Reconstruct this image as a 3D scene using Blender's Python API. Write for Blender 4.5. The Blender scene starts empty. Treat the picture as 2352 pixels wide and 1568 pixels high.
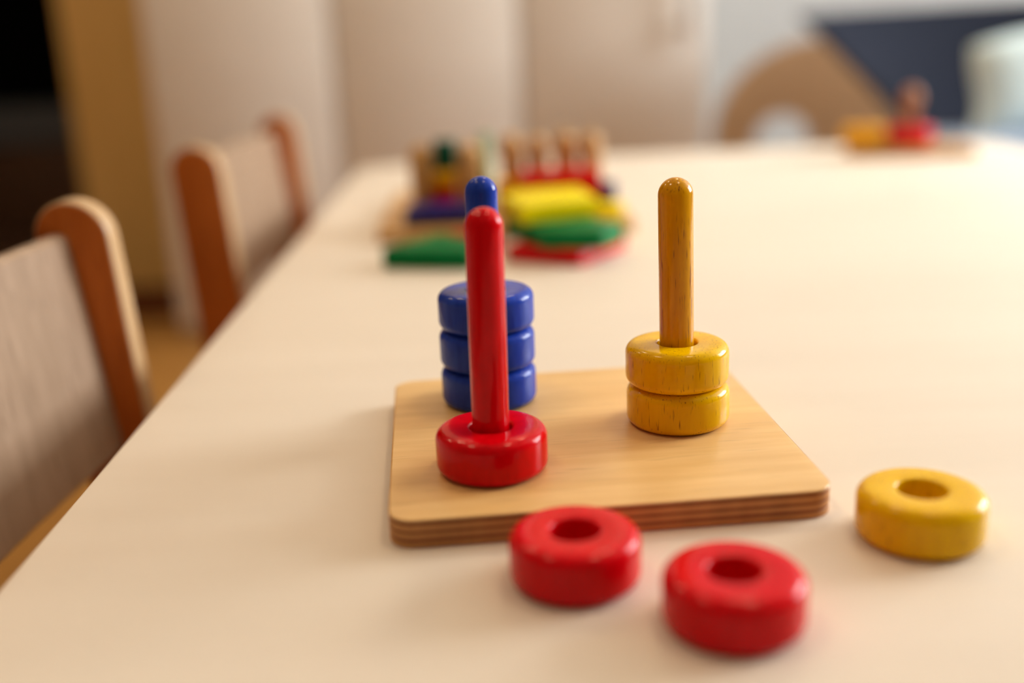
import bpy, bmesh, math, random
from mathutils import Vector, Matrix
random.seed(7)
S = bpy.context.scene
C = S.collection
TT = 0.55                                   # height of the table top above the floor

# ------------------------------------------------------------------ camera
cd = bpy.data.cameras.new('camera'); cam = bpy.data.objects.new('camera', cd); C.objects.link(cam)
PITCH, ROLL = 0.28261, 0.04105
cam.matrix_world = Matrix.Translation((0, 0, TT + 0.1931)) @ Matrix.Rotation(math.pi/2 - PITCH, 4, 'X') @ Matrix.Rotation(-ROLL, 4, 'Z')
cd.sensor_width = 36.0; cd.lens = 36.0 * 2461.3 / 2352.0; cd.clip_start = 0.01
cd.dof.use_dof = True; cd.dof.focus_distance = 0.485; cd.dof.aperture_fstop = 2.05
S.camera = cam

# ------------------------------------------------------------------ world, window light, exposure
w = bpy.data.worlds.new('sky'); S.world = w; w.use_nodes = True
bg = w.node_tree.nodes['Background']; bg.inputs[0].default_value = (0.72, 0.86, 1.0, 1); bg.inputs[1].default_value = 1.0
ld = bpy.data.lights.new('window_daylight', 'AREA'); ld.shape = 'RECTANGLE'; ld.size = 2.2; ld.size_y = 1.45
ld.energy = 265; ld.color = (0.93, 0.98, 1.0)
lo = bpy.data.objects.new('window_daylight', ld); C.objects.link(lo)
lo.location = (3.52, 2.1, 1.675); lo.rotation_euler = (0, math.radians(90), 0)
lo.rotation_euler = (math.radians(90), 0, math.radians(90))
LAMP = 33.0                                 # strength of the warm ceiling lamps
S.view_settings.view_transform = 'Standard'; S.view_settings.look = 'None'
S.view_settings.exposure = 0.07; S.view_settings.gamma = 1.0; S.view_settings.use_curve_mapping = False

# ------------------------------------------------------------------ helpers
def new_mat(name, rough=0.5, spec=0.5, coat=0.0):
    m = bpy.data.materials.new(name); m.use_nodes = True
    b = m.node_tree.nodes['Principled BSDF']
    b.inputs['Roughness'].default_value = rough
    b.inputs['Specular IOR Level'].default_value = spec
    b.inputs['Coat Weight'].default_value = coat; b.inputs['Coat Roughness'].default_value = 0.12
    return m, m.node_tree, b

def noise_mat(name, c0, c1, scale=(4, 4, 4), nscale=6.0, rough=0.5, spec=0.5, coat=0.0, lo=0.35, hi=0.65,
              fleck=None, fleck_scale=(700, 700, 55), fleck_t=(0.62, 0.72), bump=0.0, detail=5.0):
    """two-tone stretched-noise colour (wood grain, paint mottling), with optional dark pore flecks"""
    m, t, b = new_mat(name, rough, spec, coat); N, L = t.nodes, t.links
    tc = N.new('ShaderNodeTexCoord'); mp = N.new('ShaderNodeMapping'); mp.inputs['Scale'].default_value = scale
    L.new(tc.outputs['Object'], mp.inputs['Vector'])
    nz = N.new('ShaderNodeTexNoise'); nz.inputs['Scale'].default_value = nscale; nz.inputs['Detail'].default_value = detail
    L.new(mp.outputs[0], nz.inputs['Vector'])
    cr = N.new('ShaderNodeValToRGB'); e = cr.color_ramp.elements
    e[0].position = lo; e[0].color = (*c0, 1); e[1].position = hi; e[1].color = (*c1, 1)
    L.new(nz.outputs['Fac'], cr.inputs[0]); col = cr.outputs[0]
    if fleck:
        m2 = N.new('ShaderNodeMapping'); m2.inputs['Scale'].default_value = fleck_scale
        L.new(tc.outputs['Object'], m2.inputs['Vector'])
        n2 = N.new('ShaderNodeTexNoise'); n2.inputs['Scale'].default_value = 1.0; n2.inputs['Detail'].default_value = 1.0
        L.new(m2.outputs[0], n2.inputs['Vector'])
        r2 = N.new('ShaderNodeMapRange'); r2.inputs[1].default_value = fleck_t[0]; r2.inputs[2].default_value = fleck_t[1]
        L.new(n2.outputs['Fac'], r2.inputs[0])
        mx = N.new('ShaderNodeMixRGB'); mx.inputs[2].default_value = (*fleck, 1)
        L.new(r2.outputs[0], mx.inputs[0]); L.new(col, mx.inputs[1]); col = mx.outputs[0]
    L.new(col, b.inputs['Base Color'])
    if bump:
        bp = N.new('ShaderNodeBump'); bp.inputs['Strength'].default_value = bump; bp.inputs['Distance'].default_value = 0.0005
        L.new(nz.outputs['Fac'], bp.inputs['Height']); L.new(bp.outputs[0], b.inputs['Normal'])
    return m

def emit_mat(name, col, strength):
    m = bpy.data.materials.new(name); m.use_nodes = True; t = m.node_tree; t.nodes.clear()
    e = t.nodes.new('ShaderNodeEmission'); e.inputs[0].default_value = (*col, 1); e.inputs[1].default_value = strength
    o = t.nodes.new('ShaderNodeOutputMaterial'); t.links.new(e.outputs[0], o.inputs[0]); return m

def pane_mat():
    m = bpy.data.materials.new('window_glass'); m.use_nodes = True; t = m.node_tree; t.nodes.clear()
    a = t.nodes.new('ShaderNodeBsdfTransparent'); g = t.nodes.new('ShaderNodeBsdfGlossy'); g.inputs['Roughness'].default_value = 0.02
    x = t.nodes.new('ShaderNodeMixShader'); x.inputs[0].default_value = 0.06
    o = t.nodes.new('ShaderNodeOutputMaterial')
    t.links.new(a.outputs[0], x.inputs[1]); t.links.new(g.outputs[0], x.inputs[2]); t.links.new(x.outputs[0], o.inputs[0]); return m

def link(name, me, mat, parent=None, smooth=True):
    o = bpy.data.objects.new(name, me); C.objects.link(o)
    if mat: me.materials.clear(); me.materials.append(mat)
    if smooth:
        for p in me.polygons: p.use_smooth = True
        try: me.set_sharp_from_angle(angle=math.radians(38))
        except Exception: pass
    if parent: o.parent = parent
    return o

def mesh_from(bm, name):
    bmesh.ops.recalc_face_normals(bm, faces=bm.faces)
    me = bpy.data.meshes.new(name); bm.to_mesh(me); bm.free(); return me

def lathe(profile, seg=64, closed=False):
    """profile [(r,z)] spun about Z; r==0 points become poles; closed joins last to first (rings)"""
    bm = bmesh.new(); rows = []
    for r, z in profile:
        if r < 1e-9: rows.append([bm.verts.new((0, 0, z))])
        else: rows.append([bm.verts.new((r*math.cos(2*math.pi*k/seg), r*math.sin(2*math.pi*k/seg), z)) for k in range(seg)])
    n = len(rows)
    for i in range(n if closed else n-1):
        a, b = rows[i], rows[(i+1) % n]
        for k in range(seg):
            k2 = (k+1) % seg
            if len(a) == 1 and len(b) == 1: continue
            if len(a) == 1: bm.faces.new((a[0], b[k], b[k2]))
            elif len(b) == 1: bm.faces.new((a[k], b[0], a[k2]))
            else: bm.faces.new((a[k], b[k], b[k2], a[k2]))
    return bm

def box(x0, x1, y0, y1, z0, z1, bev=0.0, seg=2):
    bm = bmesh.new()
    bmesh.ops.create_cube(bm, size=1.0, matrix=Matrix.Translation(((x0+x1)/2, (y0+y1)/2, (z0+z1)/2)) @ Matrix.Diagonal((x1-x0, y1-y0, z1-z0, 1)))
    if bev: bmesh.ops.bevel(bm, geom=list(bm.edges), offset=bev, segments=seg, profile=0.5, affect='EDGES')
    return bm

def rounded_rect(wd, ln, r, n=8):
    pts = []
    for cx, cy, a0 in ((wd/2-r, ln/2-r, 0), (-wd/2+r, ln/2-r, 90), (-wd/2+r, -ln/2+r, 180), (wd/2-r, -ln/2+r, 270)):
        for k in range(n+1):
            a = math.radians(a0 + 90*k/n); pts.append((cx + r*math.cos(a), cy + r*math.sin(a)))
    return pts

def slab(pts, z0, z1, bev=0.0, seg=3, axis='Z'):
    """outline extruded from z0 to z1; the rims rounded by inset rows; axis 'Y': outline is (x,z), extruded along y"""
    bm = bmesh.new(); n = len(pts)
    cx = sum(p[0] for p in pts)/n; cy = sum(p[1] for p in pts)/n
    area = sum(pts[i][0]*pts[(i+1) % n][1] - pts[(i+1) % n][0]*pts[i][1] for i in range(n))
    if area < 0: pts = pts[::-1]
    nrm = []
    for i in range(n):
        a, b, c = Vector(pts[i-1]), Vector(pts[i]), Vector(pts[(i+1) % n])
        e1 = (b-a).normalized(); e2 = (c-b).normalized()
        n1 = Vector((e1.y, -e1.x)); n2 = Vector((e2.y, -e2.x)); v = n1+n2
        v = v/max(v.length_squared/2, 0.4); nrm.append(v)
    levels = []
    if bev:
        for k in range(seg+1):
            a = math.pi/2*k/seg; levels.append((bev*(1-math.sin(a)), z0 + bev*(1-math.cos(a))))
        for k in range(seg+1):
            a = math.pi/2*k/seg; levels.append((bev*(1-math.cos(a)), z1 - bev*(1-math.sin(a))))
    else: levels = [(0, z0), (0, z1)]
    rows = []
    for ins, z in levels:
        row = []
        for p, v in zip(pts, nrm):
            x, y = p[0]-v.x*ins, p[1]-v.y*ins
            row.append(bm.verts.new((x, y, z) if axis == 'Z' else (x, z, y)))
        rows.append(row)
    for a, b in zip(rows, rows[1:]):
        for i in range(n):
            j = (i+1) % n; bm.faces.new((a[i], a[j], b[j], b[i]))
    bm.faces.new(rows[0][::-1]); bm.faces.new(rows[-1])
    return bm

def thing(name, label, cat, loc=(0, 0, 0), rz=0.0, group=None):
    o = bpy.data.objects.new(name, None); C.objects.link(o); o.empty_display_size = 0.05
    o.location = loc; o.rotation_euler = (0, 0, rz); tag(o, label, cat, group); return o

def tag(o, label, cat, group=None):
    o['label'] = label; o['category'] = cat
    if group: o['group'] = group
    return o

def struct(name, bm, mat, parent=None, smooth=False):
    o = link(name, mesh_from(bm, name), mat, parent, smooth)
    if parent is None: o['kind'] = 'structure'
    return o

def part(name, bm, mat, parent, smooth=True): return link(name, mesh_from(bm, name), mat, parent, smooth)

# ------------------------------------------------------------------ materials
M = {}
M['table'] = noise_mat('cream_table_laminate', (0.78, 0.685, 0.565), (0.82, 0.725, 0.605), (1.0, 6, 1), 3.0, rough=0.42, spec=0.3)
M['table_edge'] = noise_mat('cream_table_edging', (0.76, 0.60, 0.44), (0.80, 0.64, 0.48), (2, 2, 2), 4.0, rough=0.4)
M['birch'] = noise_mat('birch_board_face', (0.75, 0.455, 0.165), (0.82, 0.525, 0.21), (5, 60, 60), 2.2, rough=0.34, spec=0.45,
                       fleck=(0.66, 0.40, 0.15), fleck_scale=(45, 620, 620), fleck_t=(0.60, 0.80))
M['ply_light'] = noise_mat('light_ply_edge', (0.52, 0.235, 0.065), (0.60, 0.285, 0.085), (40, 40, 4), 3, rough=0.55)
M['ply_dark'] = noise_mat('dark_ply_edge', (0.24, 0.065, 0.022), (0.31, 0.09, 0.03), (40, 40, 4), 3, rough=0.6)
M['red'] = noise_mat('red_stained_wood', (0.62, 0.0005, 0.004), (0.71, 0.001, 0.006), (60, 60, 14), 5, rough=0.14, spec=0.16, coat=0.0)
M['blue'] = noise_mat('blue_stained_wood', (0.012, 0.042, 0.36), (0.018, 0.058, 0.43), (70, 70, 14), 5, rough=0.14, spec=0.16, coat=0.0)
M['yellow'] = noise_mat('yellow_stained_beech', (0.82, 0.46, 0.0003), (0.88, 0.525, 0.0006), (60, 60, 10), 4, rough=0.14, spec=0.16, coat=0.0,
                        fleck=(0.34, 0.13, 0.008), fleck_scale=(1150, 1150, 120), fleck_t=(0.63, 0.78))
M['ochre'] = noise_mat('ochre_stained_beech_peg', (0.66, 0.29, 0.0005), (0.76, 0.355, 0.001), (90, 90, 9), 4, rough=0.14, spec=0.22, coat=0.0,
                       fleck=(0.26, 0.075, 0.006), fleck_scale=(1150, 1150, 95), fleck_t=(0.60, 0.76))
M['green'] = noise_mat('green_painted_wood', (0.001, 0.16, 0.04), (0.002, 0.20, 0.052), (30, 30, 30), 3, rough=0.35, spec=0.08)
M['dkgreen'] = noise_mat('dark_green_painted_wood', (0.004, 0.06, 0.030), (0.006, 0.08, 0.04), (30, 30, 30), 3, rough=0.35, spec=0.08)
M['palegreen'] = noise_mat('pale_green_painted_wood', (0.30, 0.46, 0.27), (0.34, 0.5, 0.3), (30, 30, 30), 3, rough=0.4, spec=0.08)
M['brightyellow'] = noise_mat('bright_yellow_painted_wood', (0.86, 0.68, 0.001), (0.90, 0.74, 0.002), (30, 30, 30), 3, rough=0.35, spec=0.08)
M['orange'] = noise_mat('orange_yellow_painted_wood', (0.80, 0.36, 0.004), (0.84, 0.42, 0.006), (30, 30, 30), 3, rough=0.35, spec=0.08)
M['navyblock'] = noise_mat('navy_painted_wood', (0.020, 0.018, 0.12), (0.028, 0.024, 0.16), (30, 30, 30), 3, rough=0.35, spec=0.08)
M['peg'] = noise_mat('natural_beech_peg', (0.52, 0.28, 0.08), (0.60, 0.34, 0.11), (40, 40, 8), 3, rough=0.4)
M['beech'] = noise_mat('beech_chair_frame', (0.52, 0.135, 0.02), (0.60, 0.17, 0.03), (60, 60, 7), 3, rough=0.4, spec=0.15,
                       fleck=(0.30, 0.085, 0.022), fleck_scale=(500, 500, 30))
M['beechedge'] = noise_mat('pale_beech_edge', (0.45, 0.275, 0.13), (0.51, 0.32, 0.16), (30, 30, 6), 3, rough=0.36)
M['beechpale'] = noise_mat('pale_beech_veneer', (0.28, 0.18, 0.11), (0.335, 0.22, 0.14), (30, 30, 5), 3, rough=0.42,
                           fleck=(0.22, 0.135, 0.08), fleck_scale=(260, 260, 22))
M['wood_mid'] = noise_mat('mid_brown_bentwood', (0.35, 0.205, 0.105), (0.41, 0.25, 0.13), (6, 6, 30), 3, rough=0.45)
M['knob'] = noise_mat('red_brown_beech_knob', (0.33, 0.135, 0.06), (0.40, 0.17, 0.075), (40, 40, 8), 3, rough=0.4, spec=0.2)
M['honey'] = noise_mat('honey_stained_wood_post', (0.72, 0.46, 0.15), (0.78, 0.51, 0.18), (18, 18, 1.5), 3, rough=0.45)
M['cabinet'] = noise_mat('off_white_cabinet_laminate', (0.76, 0.695, 0.62), (0.79, 0.725, 0.65), (2, 2, 2), 3, rough=0.5)
M['carcass'] = noise_mat('beige_cabinet_carcass', (0.46, 0.38, 0.30), (0.5, 0.42, 0.33), (2, 2, 2), 3, rough=0.6)
M['metal'], _, _b = new_mat('brushed_metal', 0.3); _b.inputs['Metallic'].default_value = 1.0; _b.inputs['Base Color'].default_value = (0.72, 0.74, 0.76, 1)
M['wall'] = noise_mat('white_wall_paint', (0.36, 0.365, 0.365), (0.385, 0.39, 0.39), (3, 3, 3), 4, rough=0.8)
M['wall_warm'] = noise_mat('brown_wall_paint', (0.30, 0.205, 0.135), (0.34, 0.235, 0.155), (3, 3, 3), 4, rough=0.8)
M['ceil'] = noise_mat('ceiling_paint', (0.76, 0.73, 0.68), (0.79, 0.76, 0.71), (3, 3, 3), 4, rough=0.9)
M['dark'] = noise_mat('unlit_hall_black', (0.006, 0.006, 0.006), (0.009, 0.009, 0.008), (3, 3, 3), 4, rough=0.9, spec=0.1)  # lack of light in the hall, put into a near-black colour
M['darkwood'] = noise_mat('dark_brown_wood', (0.12, 0.056, 0.03), (0.15, 0.072, 0.038), (4, 30, 30), 3, rough=0.5)
M['mat'] = noise_mat('brown_floor_shade', (0.10, 0.028, 0.008), (0.13, 0.038, 0.012), (90, 90, 90), 5, rough=0.95, spec=0.1)  # floor shade by the doorway, put into a dark brown colour
M['greypad'] = noise_mat('grey_fabric', (0.13, 0.135, 0.155), (0.16, 0.168, 0.19), (60, 60, 60), 5, rough=0.9)
M['floor'] = noise_mat('honey_floor', (0.34, 0.155, 0.034), (0.39, 0.185, 0.044), (1.5, 12, 1), 3, rough=0.38)
M['navyfabric'] = noise_mat('navy_fabric', (0.010, 0.0125, 0.024), (0.015, 0.0185, 0.033), (80, 80, 80), 6, rough=0.9, spec=0.2)
M['bluefabric'] = noise_mat('grey_blue_fabric', (0.22, 0.27, 0.35), (0.27, 0.32, 0.41), (80, 80, 80), 6, rough=0.9, spec=0.2)
M['palefabric'] = noise_mat('pale_mint_cotton', (0.60, 0.73, 0.74), (0.66, 0.79, 0.80), (40, 40, 40), 5, rough=0.9, spec=0.2)
M['frame'] = noise_mat('white_window_frame', (0.75, 0.75, 0.74), (0.8, 0.8, 0.79), (3, 3, 3), 3, rough=0.4)
M['glass'] = pane_mat()
M['lamp'] = emit_mat('warm_lamp_diffuser', (1.0, 0.76, 0.48), LAMP)

# ------------------------------------------------------------------ room shell
XL, XR, YF, YB, ZC = -3.4, 3.4, -4.6, 3.4, 2.5
struct('floor', box(XL, XR, YF, YB+2.4, -0.05, 0), M['floor'])
struct('ceiling', box(XL, XR, YF, YB+2.4, ZC, ZC+0.05), M['ceil'])
struct('wall_left', box(XL-0.1, XL, YF-0.1, YB+2.4, 0, ZC), M['wall_warm'])
struct('wall_front', box(XL, XR, YF-0.1, YF, 0, ZC), M['wall_warm'])
def join_boxes(lst):
    bm = bmesh.new()
    for b in lst:
        q = box(*b); me = bpy.data.meshes.new('tmp'); q.to_mesh(me); q.free(); bm.from_mesh(me); bpy.data.meshes.remove(me)
    return bm
# right wall with its window opening
WY0, WY1, WZ0, WZ1 = 1.00, 3.2, 0.95, 2.40
struct('wall_right', join_boxes([(XR, XR+0.1, YF-0.1, WY0, 0, ZC), (XR, XR+0.1, WY1, YB+0.1, 0, ZC),
                                 (XR, XR+0.1, WY0, WY1, 0, WZ0), (XR, XR+0.1, WY0, WY1, WZ1, ZC)]), M['wall'])
win = struct('window_1', join_boxes([(XR+0.01, XR+0.07, WY0, WY1, WZ0, WZ0+0.05), (XR+0.01, XR+0.07, WY0, WY1, WZ1-0.05, WZ1),
                                     (XR+0.01, XR+0.07, WY0, WY0+0.05, WZ0, WZ1), (XR+0.01, XR+0.07, WY1-0.05, WY1, WZ0, WZ1),
                                     (XR+0.01, XR+0.07, 2.075, 2.125, WZ0, WZ1)]), M['frame'])
for a, b in ((WY0+0.05, 2.075), (2.125, WY1-0.05)):
    struct('pane', box(XR+0.035, XR+0.041, a, b, WZ0+0.05, WZ1-0.05), M['glass'], win)
struct('window_sill', box(XR-0.14, XR+0.01, WY0-0.05, WY1+0.05, WZ0-0.03, WZ0, 0.006), M['frame'], win)
# back wall with an open dark doorway at its left end
DX0, DX1 = -2.45, -1.30
struct('wall_back', join_boxes([(XL, DX0, YB, YB+0.1, 0, ZC), (DX1, XR, YB, YB+0.1, 0, ZC), (DX0, DX1, YB, YB+0.1, 2.1, ZC)]), M['wall'])
struct('trim_1', box(DX1-0.02, DX1+0.30, YB-0.035, YB+0.12, 0, 2.12, 0.006), M['honey'])
struct('trim_2', box(DX0-0.14, DX0+0.02, YB-0.035, YB+0.12, 0, 2.12, 0.006), M['honey'])
struct('trim_3', box(DX0-0.14, DX1+0.30, YB-0.035, YB+0.12, 2.12, 2.26, 0.006), M['honey'])
# the unlit hall beyond
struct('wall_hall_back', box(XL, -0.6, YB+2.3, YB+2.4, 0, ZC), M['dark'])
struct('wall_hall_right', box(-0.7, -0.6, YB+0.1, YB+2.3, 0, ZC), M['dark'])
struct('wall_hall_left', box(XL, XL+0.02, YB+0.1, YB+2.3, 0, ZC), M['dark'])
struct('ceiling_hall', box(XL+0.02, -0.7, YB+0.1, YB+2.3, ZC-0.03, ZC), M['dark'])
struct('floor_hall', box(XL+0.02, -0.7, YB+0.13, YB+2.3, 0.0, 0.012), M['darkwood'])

# ------------------------------------------------------------------ ceiling lamps (warm)
def ceiling_lamp(x, y, where):
    t = thing('ceiling_lamp', 'round warm white ceiling lamp ' + where, 'lamp', (x, y, ZC))
    part('rim', lathe([(0.0, -0.001), (0.15, -0.001), (0.155, -0.02), (0.15, -0.045), (0.135, -0.045), (0.135, -0.02), (0, -0.02)], 40), M['frame'], t)
    part('diffuser', lathe([(0, -0.021), (0.134, -0.021), (0.130, -0.040), (0, -0.047)], 40), M['lamp'], t)
for x, y, wh in ((-0.75, 0.62, 'above the left side of the table'), (0.55, 0.62, 'above the right side of the table'),
                 (-0.75, 2.0, 'between the table and the cabinets'), (0.55, 2.2, 'in front of the bentwood chair'),
                 (-1.6, 2.0, 'added to brighten the door post')):  # last lamp is an addition that brightens the honey door post
    ceiling_lamp(x, y, wh)

# ------------------------------------------------------------------ cabinets along the back wall
CY0, CY1 = 2.70, 3.36
cx0 = -0.862; cw = 0.456
cab_labels = ['off white tall cabinet beside the honey wood door post', 'off white tall cabinet between two matching cabinets',
              'off white tall cabinet with a vertical metal bar handle']
for k in range(3):
    a = cx0 + k*cw
    t = thing('tall_cabinet', cab_labels[k], 'cabinet', (a + cw/2, (CY0+CY1)/2, 0), 0, 'cabinets along the back wall')
    hw, hd = cw/2, (CY1-CY0)/2
    part('carcass', box(-hw+0.0005, hw-0.0005, -hd+0.022, hd, 0.03, 2.1, 0.002), M['carcass'], t)
    part('plinth', box(-hw+0.0005, hw-0.0005, -hd+0.03, hd-0.02, 0.0, 0.03), M['carcass'], t)
    d = part('door', box(-hw+0.004, hw-0.004, -hd, -hd+0.020, 0.035, 2.095, 0.002), M['cabinet'], t)
    if k == 2:
        h = bmesh.new()
        for (b) in ((0.165, 0.187, -hd-0.036, -hd-0.022, 0.70, 1.02), (0.169, 0.183, -hd-0.023, -hd, 0.73, 0.745), (0.169, 0.183, -hd-0.023, -hd, 0.975, 0.99)):
            q = box(*b, 0.003); me = bpy.data.meshes.new('tmp'); q.to_mesh(me); q.free(); h.from_mesh(me); bpy.data.meshes.remove(me)
        part('handle', h, M['metal'], d)

# thin dark sheet standing in for the floor shade before the doorway
o = part('floor_shade_sheet', slab(rounded_rect(1.45, 0.36, 0.02, 4), 0, 0.012, 0.004), M['mat'], None)
o.location = (-1.62, 3.13, 0); tag(o, 'dark brown sheet for the floor shade before the unlit doorway', 'mat')  # no real mat, the sheet stands in for floor shade
# bench in the dark hall
t = thing('hall_bench', 'dark brown bench with a grey pad in the unlit doorway', 'bench', (-1.9, 4.75, 0.012))
part('bench_body', box(-0.65, 0.65, -0.22, 0.22, 0.0, 0.34, 0.008), M['darkwood'], t)
part('seat_pad', box(-0.64, 0.64, -0.23, 0.21, 0.34, 0.50, 0.03, 4), M['greypad'], t)

# ------------------------------------------------------------------ play table
TA = 0.0202; TW, TL = 0.972, 1.86
ca, sa = math.cos(TA), math.sin(TA)
px, py = -0.2225, 1.672                              # far corner next to the second chair
tcx, tcy = px + ca*TW/2 + sa*TL/2, py + sa*TW/2 - ca*TL/2
tb = thing('play_table', 'long cream laminate children\'s table with rounded corners', 'table', (tcx, tcy, 0), TA)
part('table_top', slab(rounded_rect(TW, TL, 0.065, 14), TT-0.024, TT, 0.0022, 3), M['table'], tb)
part('edge_band', slab(rounded_rect(TW+0.002, TL+0.002, 0.066, 14), TT-0.021, TT-0.0035), M['table_edge'], tb)
for sx in (-1, 1):
    part('apron', box(sx*(TW/2-0.10)-0.011, sx*(TW/2-0.10)+0.011, -TL/2+0.10, TL/2-0.10, TT-0.084, TT-0.024, 0.002), M['beech'], tb)
    part('apron', box(-TW/2+0.10, TW/2-0.10, sx*(TL/2-0.10)-0.011, sx*(TL/2-0.10)+0.011, TT-0.084, TT-0.024, 0.002), M['beech'], tb)
    for sy in (-1, 1):
        l = part('leg', lathe([(0, 0), (0.020, 0), (0.022, 0.003), (0.027, TT-0.024), (0, TT-0.024)], 28), M['beech'], tb)
        l.location = (sx*(TW/2-0.085), sy*(TL/2-0.085), 0)

# ------------------------------------------------------------------ children's chairs on the left side of the table
def make_chair(label, x, y, rz):
    """local: +x towards the table, y across the chair (posts at the two ends), origin on the floor below the back posts"""
    t = thing('childrens_chair', label, 'chair', (x, y, 0), rz, 'wooden chairs along the table side')
    HW, TH, PW = 0.203, 0.021, 0.047                 # half width, post thickness, post width
    def post():
        pts = []; top = TT + 0.1015; lean = math.radians(3.6)
        r = PW/2
        def tr(u, v): return (u - math.tan(lean)*(v-0.30), v)
        pts.append(tr(0.017, 0.30)); pts.append((0.016, 0.0)); pts.append((-0.018, 0.0)); pts.append(tr(-0.029, 0.30))
        pts.append(tr(-r-0.0045, 0.5))
        for k in range(15):
            a = math.pi - math.pi*k/14; pts.append(tr(r*math.cos(a)-0.004, top - r + r*math.sin(a)))
        pts.append(tr(r-0.0035, 0.5))
        return pts
    P = post()
    for y0_ in (-HW, HW-TH):
        o = part('back_post', slab(P, y0_, y0_+TH, 0.003, 3, 'Y'), M['beech'], t)
        o.data.materials.append(M['beechedge'])          # paler colour on the narrow faces
        for f in o.data.polygons:
            if abs(f.normal.y) < 0.75: f.material_index = 1
    # bowed back panel between the posts
    bm = bmesh.new(); n = 24; rows = []
    y0, y1 = -HW+TH-0.004, HW-TH+0.004; z0, z1 = TT-0.066, TT+0.081
    for i in range(n+1):
        u = i/n; yy = y0 + (y1-y0)*u; bow = -0.012*math.sin(math.pi*u)
        ring = []
        prof = [(0.006, z0+0.003), (0.006, z1-0.003), (0.003, z1), (-0.003, z1), (-0.006, z1-0.003), (-0.006, z0+0.003), (-0.003, z0), (0.003, z0)]
        for px_, zz in prof:
            ring.append(bm.verts.new((px_ + bow - 0.0225 - 0.115*(zz-0.54), yy, zz)))
        rows.append(ring)
    for a, b in zip(rows, rows[1:]):
        for k in range(8): bm.faces.new((a[k], a[(k+1) % 8], b[(k+1) % 8], b[k]))
    bm.faces.new(rows[0]); bm.faces.new(rows[-1])
    part('backrest', bm, M['beechpale'], t)
    st = slab([(p[0]+0.145, p[1]) for p in rounded_rect(0.30, 2*HW-2*TH-0.002, 0.03)], 0.295, 0.31, 0.004)
    part('seat', st, M['beechpale'], t)
    for s in (-1, 1):
        part('front_leg', slab([(p[0]+0.255, p[1]+s*(HW-TH/2)) for p in rounded_rect(0.036, TH, 0.008)], 0.0, 0.32, 0.002), M['beech'], t)
        part('side_rail', box(-0.016, 0.25, s*(HW-TH/2)-0.009, s*(HW-TH/2)+0.009, 0.25, 0.294, 0.003), M['beech'], t)
    part('cross_rail', box(-0.008, 0.012, -HW+TH-0.002, HW-TH+0.002, 0.25, 0.294, 0.003), M['beech'], t)
    return t
make_chair('beech child chair at the table end nearest the stacking pegs', -0.250, 0.487, 0.0)
make_chair('beech child chair beside the coloured shape sorter', -0.262, 1.203, 0.0)

# ------------------------------------------------------------------ stacking toy: plywood board with three pegs
BT = 0.0122; BCX, BCY, BA = 0.0318, 0.4735, 0.0745
board = thing('peg_board', 'square birch plywood board with red, blue and yellow pegs', 'toy', (BCX, BCY, TT), BA)
BW, BL = 0.1792, 0.1751
plies = [(0.0, 0.22, 'ply_light'), (0.22, 0.335, 'ply_dark'), (0.335, 0.50, 'ply_light'), (0.50, 0.60, 'ply_dark'), (0.60, 0.80, 'ply_light'), (0.80, 0.90, 'ply_dark')]
for a, b, mt in plies:
    ins = 0.0003 if mt == 'ply_dark' else 0.0
    part('ply', slab(rounded_rect(BW-2*ins, BL-2*ins, 0.0105, 10), BT*a, BT*b, 0.0006 if a == 0 else 0.0, 2), M[mt], board)
part('top_veneer', slab(rounded_rect(BW, BL, 0.0105, 10), BT*0.90, BT, 0.0009, 4), M['birch'], board)

inv = Matrix.Translation((BCX, BCY, TT)) @ Matrix.Rotation(BA, 4, 'Z'); inv = inv.inverted()
PR, PH = 0.0079, 0.114
def peg(x, y, mat, tiltx, tilty, hgt):
    prof = [(0, -0.001), (PR, -0.001), (PR, hgt*0.25), (PR, hgt*0.5), (PR, hgt-PR)]
    for k in range(1, 13):
        a = math.pi/2*k/12; prof.append((PR*math.cos(a) if k < 12 else 0.0, hgt-PR+PR*math.sin(a)))
    o = part('peg', lathe(prof, 56), mat, board)
    p = inv @ Vector((x, y, TT+BT)); o.location = p
    o.rotation_euler = (tilty, tiltx, -BA)
    return o
RED, BLU, YEL = (-0.01078, 0.42855), (-0.01238, 0.51833), (0.07685, 0.47735)
peg(*RED, M['red'], 0.0125, 0, PH-0.0008)['label'] = 'red peg'
peg(*BLU, M['blue'], 0.003, 0, PH)['label'] = 'blue peg'
peg(*YEL, M['ochre'], -0.0105, 0, PH+0.0012)['label'] = 'ochre yellow peg with beech flecks'

DR, DT, HR = 0.024, 0.01946, 0.0093
def ring_profile(R=DR, T=DT, H=HR, b=0.0046, hb=0.0011):
    pr = []
    def arc(cx, cz, r, a0, a1, n):
        for k in range(n+1):
            a = math.radians(a0 + (a1-a0)*k/n); pr.append((cx + r*math.cos(a), cz + r*math.sin(a)))
    arc(R-b, b, b, -90, 0, 8); arc(R-b, T-b, b, 0, 90, 8)
    arc(H+hb, T-hb, hb, 90, 180, 4); arc(H+hb, hb, hb, 180, 270, 4)
    return pr
ring_me = mesh_from(lathe(ring_profile(), 96, True), 'ring')
def disc(x, y, z, mat, label, group, rz=0.0):
    o = link('stacking_ring', ring_me.copy(), mat); o.location = (x, y, TT+z); o.rotation_euler = (0, 0, rz)
    tag(o, label, 'toy ring', group); return o
G = 'wooden stacking rings'
disc(RED[0]+0.0003, RED[1]+0.0004, BT, M['red'], 'red wooden ring threaded on the red peg', G, 0.4)
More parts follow.
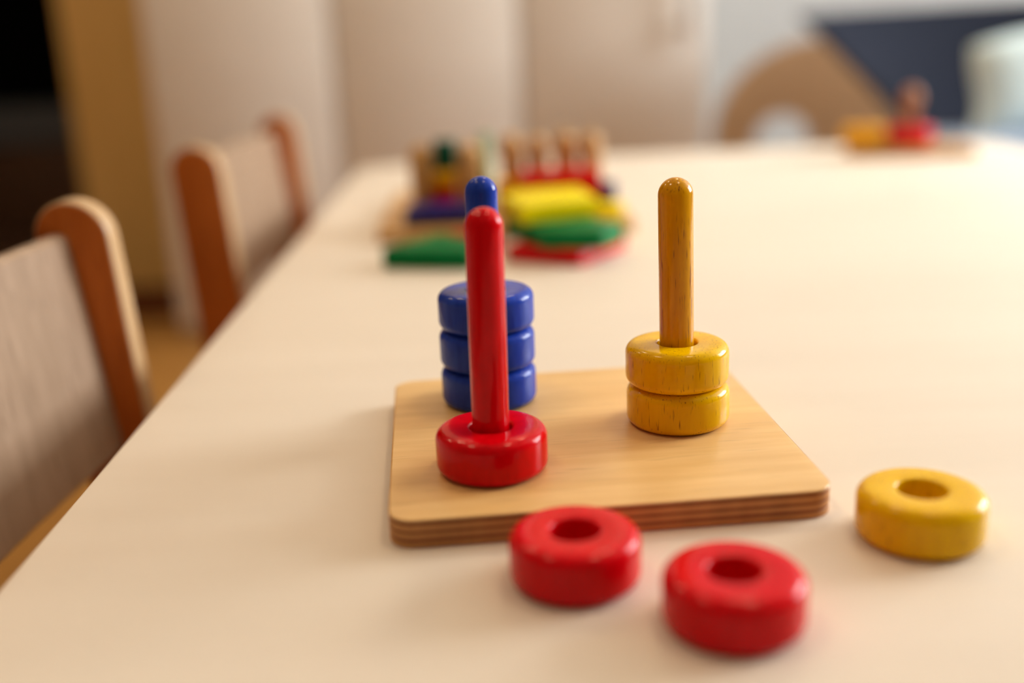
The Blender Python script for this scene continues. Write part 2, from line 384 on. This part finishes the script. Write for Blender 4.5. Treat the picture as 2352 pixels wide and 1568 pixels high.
for k, (dx, rz, lab) in enumerate(((0.0002, 0.3, 'blue wooden ring at the bottom of the blue stack'), (0.0002, 1.7, 'blue wooden ring in the middle of the blue stack'),
                                   (0.0004, 2.6, 'blue wooden ring on top of the blue stack'))):
    disc(BLU[0]+dx-0.0003, BLU[1], BT+k*DT, M['blue'], lab, G, rz)
disc(YEL[0]+0.0002, YEL[1], BT, M['yellow'], 'yellow wooden ring at the bottom of the yellow peg', G, 0.9)
disc(YEL[0]-0.0002, YEL[1]+0.0003, BT+DT, M['yellow'], 'yellow wooden ring on top of another yellow ring', G, 2.2)
disc(0.01966, 0.35202, 0, M['red'], 'loose red wooden ring lying close to the plywood board', G, 1.1)
disc(0.07021, 0.31795, 0, M['red'], 'loose red wooden ring lying farthest from the plywood board', G, 2.9)
disc(0.1537, 0.3744, 0, M['yellow'], 'loose yellow wooden ring lying on the table', G, 0.2)

# ------------------------------------------------------------------ shape sorter behind it
sb = thing('sorting_board', 'natural wood shape sorter board with upright pegs', 'toy', (-0.003, 1.155, TT), 0.02)
part('base', slab(rounded_rect(0.252, 0.27, 0.012, 6), 0, 0.012, 0.0015), M['peg'], sb)
def wood_peg(x, y, h, r=0.0085):
    prof = [(0, 0.0115), (r, 0.0115), (r, h-r)] + [(r*math.cos(math.pi/2*k/6) if k < 6 else 0.0, h-r+r*math.sin(math.pi/2*k/6)) for k in range(1, 7)]
    o = part('peg', lathe(prof, 24), M['peg'], sb); o.location = (x, y, 0)
for x, y, h in ((-0.084, -0.035, 0.084), (-0.034, -0.035, 0.084), (0.010, -0.02, 0.090), (0.038, -0.006, 0.086), (0.067, -0.02, 0.090), (0.094, -0.02, 0.088)):
    wood_peg(x, y, h, 0.0125 if x < 0 else 0.0115)
GS = 'loose shapes of the shape sorter'
def shape(name, pts, z0, z1, mat, label):
    cx = sum(p[0] for p in pts)/len(pts); cy = sum(p[1] for p in pts)/len(pts)
    o = part(name, slab([(p[0]-cx, p[1]-cy) for p in pts], 0, z1-z0, 0.0018, 3), mat, None)
    o.location = (cx, cy, TT+z0); tag(o, label, 'toy block', GS); return o
def rect(x0, x1, y0, y1): return [(x0, y0), (x1, y0), (x1, y1), (x0, y1)]
def ngon(cx, cy, r, n, a0=0.0): return [(cx+r*math.cos(a0+2*math.pi*k/n), cy+r*math.sin(a0+2*math.pi*k/n)) for k in range(n)]
# left tower
shape('square_block', rect(-0.100, -0.030, 1.038, 1.094), 0.012, 0.028, M['navyblock'], 'navy square block lying on the sorter board before the left pegs')
shape('square_block', rect(-0.0735, -0.0495, 1.101, 1.139), 0.012, 0.040, M['red'], 'small red block under an orange block between two pegs')
shape('square_block', rect(-0.0738, -0.0492, 1.100, 1.139), 0.040, 0.056, M['orange'], 'small orange block between two wooden pegs')
shape('cylinder_block', ngon(-0.0615, 1.12, 0.0122, 20), 0.056, 0.087, M['dkgreen'], 'dark green round block on top of the left tower')
shape('cylinder_block', ngon(-0.020, 1.165, 0.006, 14), 0.012, 0.088, M['palegreen'], 'thin pale green rod standing on the sorter board')
# right tower
shape('rectangle_block', rect(-0.009, 0.090, 1.068, 1.117), 0.012, 0.030, M['orange'], 'orange yellow slab at the bottom of the right stack')
shape('rectangle_block', rect(-0.010, 0.0125, 1.080, 1.117), 0.030, 0.046, M['orange'], 'small orange yellow block next to the red slab')
shape('rectangle_block', rect(0.013, 0.095, 1.066, 1.117), 0.030, 0.055, M['red'], 'red slab in front of the bare wooden pegs')
shape('cylinder_block', ngon(0.104, 1.10, 0.0095, 18), 0.012, 0.040, M['navyblock'], 'small navy round block at the right of the sorter')
# loose pieces in front
shape('diamond_block', [(-0.001, 0.912), (0.061, 0.880), (0.106, 0.950), (0.040, 0.992)], 0.0, 0.0145, M['red'], 'red diamond slab under the green slab')
shape('pentagon_block', [(-0.002, 0.958), (0.055, 0.985), (0.100, 0.912), (0.080, 0.880), (0.030, 0.892)], 0.0145, 0.030, M['green'], 'green slab lying between red and yellow slabs')
shape('pentagon_block', [(-0.005, 0.985), (0.012, 1.025), (0.070, 1.028), (0.082, 0.950), (0.013, 0.920)], 0.030, 0.047, M['brightyellow'], 'bright yellow slab on top of the green slab')
shape('triangle_block', [(-0.108, 0.905), (-0.034, 0.885), (-0.022, 0.930), (-0.062, 0.968)], 0.0, 0.0180, M['green'], 'green slab lying alone on the table')
shape('diamond_block', [(-0.052, 0.985), (-0.020, 0.945), (-0.006, 0.975), (-0.028, 1.012)], 0.0, 0.0145, M['red'], 'small red slab between the green slab and the sorter board')
shape('hexagon_block', ngon(0.100, 1.045, 0.016, 6, 0.3), 0.012, 0.027, M['brightyellow'], 'small bright yellow block near the sorter board corner')

# ------------------------------------------------------------------ single peg toy at the far right of the table
t = thing('single_peg_toy', 'wooden board with one natural knob topped peg', 'toy', (0.578, 1.542, TT), -0.16)
part('base', slab(rounded_rect(0.168, 0.085, 0.008, 6), 0, 0.013, 0.0015), M['peg'], t)
pf = [(0, 0.0125), (0.0095, 0.0125), (0.0095, 0.06)] + [(0.0135*math.sin(math.radians(a)) if a < 180 else 0.0, 0.078 - 0.0175*math.cos(math.radians(a))) for a in range(45, 181, 15)]
part('peg', lathe(pf, 28), M['knob'], t)
far_ring = mesh_from(lathe(ring_profile(0.031, 0.027, 0.0105, 0.005, 0.001), 48, True), 'far_ring')
o = link('stacking_ring', far_ring, M['red']); o.location = (0.578, 1.542, TT+0.013); tag(o, 'red ring around the knob topped peg', 'toy ring', 'rings of the far peg toy')
o = link('stacking_ring', far_ring.copy(), M['orange']); o.location = (0.518, 1.557, TT+0.013); tag(o, 'orange yellow ring lying beside the knob topped peg', 'toy ring', 'rings of the far peg toy')

# ------------------------------------------------------------------ bentwood arch-back chair beyond the table
t = thing('bentwood_chair', 'brown bentwood chair with an arched back beyond the table', 'chair', (0.83, 2.85, 0))
def arch_back():
    """arch-shaped back board with an arched opening low on one side, 28 mm thick"""
    bm = bmesh.new(); n = 28; out = []; inn = []
    for k in range(n+1):
        a = math.pi*(1 - k/n)
        out.append((0.28*math.cos(a), 0.44 + 0.252*math.sin(a)))
        inn.append((-0.10 + 0.075*math.cos(a), 0.43 + 0.075*math.sin(a)))
    out = [(-0.28, 0.30)] + out + [(0.28, 0.30)]; inn = [(-0.175, 0.30)] + inn + [(-0.025, 0.30)]
    F = []
    for yy in (-0.014, 0.014):
        F.append(([bm.verts.new((x, yy, z)) for x, z in out], [bm.verts.new((x, yy, z)) for x, z in inn]))
    m = len(out)
    for i in range(m-1):
        for o_, i_ in F: bm.faces.new((o_[i], o_[i+1], i_[i+1], i_[i]))
        bm.faces.new((F[0][0][i], F[1][0][i], F[1][0][i+1], F[0][0][i+1]))
        bm.faces.new((F[0][1][i], F[0][1][i+1], F[1][1][i+1], F[1][1][i]))
    for e in (0, m-1): bm.faces.new((F[0][0][e], F[0][1][e], F[1][1][e], F[1][0][e]))
    return bm
part('backrest', arch_back(), M['wood_mid'], t)
part('seat', slab([(p[0], p[1]+0.185) for p in rounded_rect(0.54, 0.36, 0.05)], 0.30, 0.325, 0.005), M['wood_mid'], t)
for sx in (-1, 1):
    for yy in (0.03, 0.33):
        l = part('leg', lathe([(0, 0), (0.014, 0), (0.019, 0.301), (0, 0.301)], 20), M['wood_mid'], t); l.location = (sx*0.22, yy, 0)

# ------------------------------------------------------------------ navy armchair with tapering back, pale pillow
t = thing('armchair', 'navy armchair with a wide tapering back and grey blue seat', 'armchair', (1.14, 2.45, 0))
def shell():
    bm = bmesh.new(); NZ, NU = 16, 22; g = []
    for side in (0, 1):
        sheet = []
        for j in range(NZ+1):
            v = j/NZ; z = 0.34 + (TT+0.200-0.34)*v
            hw = 0.131 + 0.343*v**1.3
            row = []
            for i in range(NU+1):
                u = -1 + 2*i/NU
                y = -0.10*u*u*(0.5+0.5*v) + 0.10*v + (0.06 if side else 0.0)
                row.append(bm.verts.new((hw*u, y, z + (0.02*(u+1)/2*v))))
            sheet.append(row)
        g.append(sheet)
    for s in g:
        for j in range(NZ):
            for i in range(NU): bm.faces.new((s[j][i], s[j][i+1], s[j+1][i+1], s[j+1][i]))
    a, b = g
    for i in range(NU):
        bm.faces.new((a[0][i], a[0][i+1], b[0][i+1], b[0][i])); bm.faces.new((a[NZ][i], a[NZ][i+1], b[NZ][i+1], b[NZ][i]))
    for j in range(NZ):
        bm.faces.new((a[j][0], a[j+1][0], b[j+1][0], b[j][0])); bm.faces.new((a[j][NU], a[j+1][NU], b[j+1][NU], b[j][NU]))
    return bm
part('backrest', shell(), M['navyfabric'], t)
part('seat', slab([(p[0]+0.02, p[1]-0.265) for p in rounded_rect(0.60, 0.40, 0.09, 10)], 0.30, 0.50, 0.045, 6), M['bluefabric'], t)
part('base_frame', slab([(p[0]+0.02, p[1]-0.22) for p in rounded_rect(0.54, 0.40, 0.05)], 0.27, 0.302, 0.004), M['navyfabric'], t)
for sx in (-1, 1):
    for yy in (-0.37, -0.07):
        l = part('leg', lathe([(0, 0), (0.014, 0), (0.02, 0.272), (0, 0.272)], 20), M['darkwood'], t); l.location = (0.02+sx*0.22, yy, 0)
def pillow(wd, th):
    bm = bmesh.new(); n = 22; V = {}
    for s in (1, -1):
        for i in range(n+1):
            for j in range(n+1):
                u, v = -1+2*i/n, -1+2*j/n
                edge = abs(u) == 1 or abs(v) == 1 or i in (0, n) or j in (0, n)
                if s == -1 and edge: V[s, i, j] = V[1, i, j]; continue
                k = (1-u**4)*(1-v**4)
                x = wd*u*(1-0.12*(1-v*v)); y = wd*v*(1-0.12*(1-u*u))
                if not (u < 0 and v < 0): q = 1/(1+0.24*u*u*v*v); x *= q; y *= q
                else: q = 1+0.22*u*u*v*v; x *= q
                V[s, i, j] = bm.verts.new((x, y, s*th*math.sqrt(max(0, k))**1.1))
    for s in (1, -1):
        for i in range(n):
            for j in range(n): bm.faces.new((V[s, i, j], V[s, i+1, j], V[s, i+1, j+1], V[s, i, j+1]))
    return bm
o = part('pillow', pillow(0.155, 0.05), M['palefabric'], None)
o.matrix_world = Matrix.Translation((1.125, 2.30, 0.50+0.102)) @ Matrix.Rotation(math.radians(74), 4, 'X') @ Matrix.Rotation(math.radians(9), 4, 'Z') @ Matrix.Diagonal((1, 0.74, 1, 1))
tag(o, 'pale mint pillow leaning in the navy armchair', 'pillow')
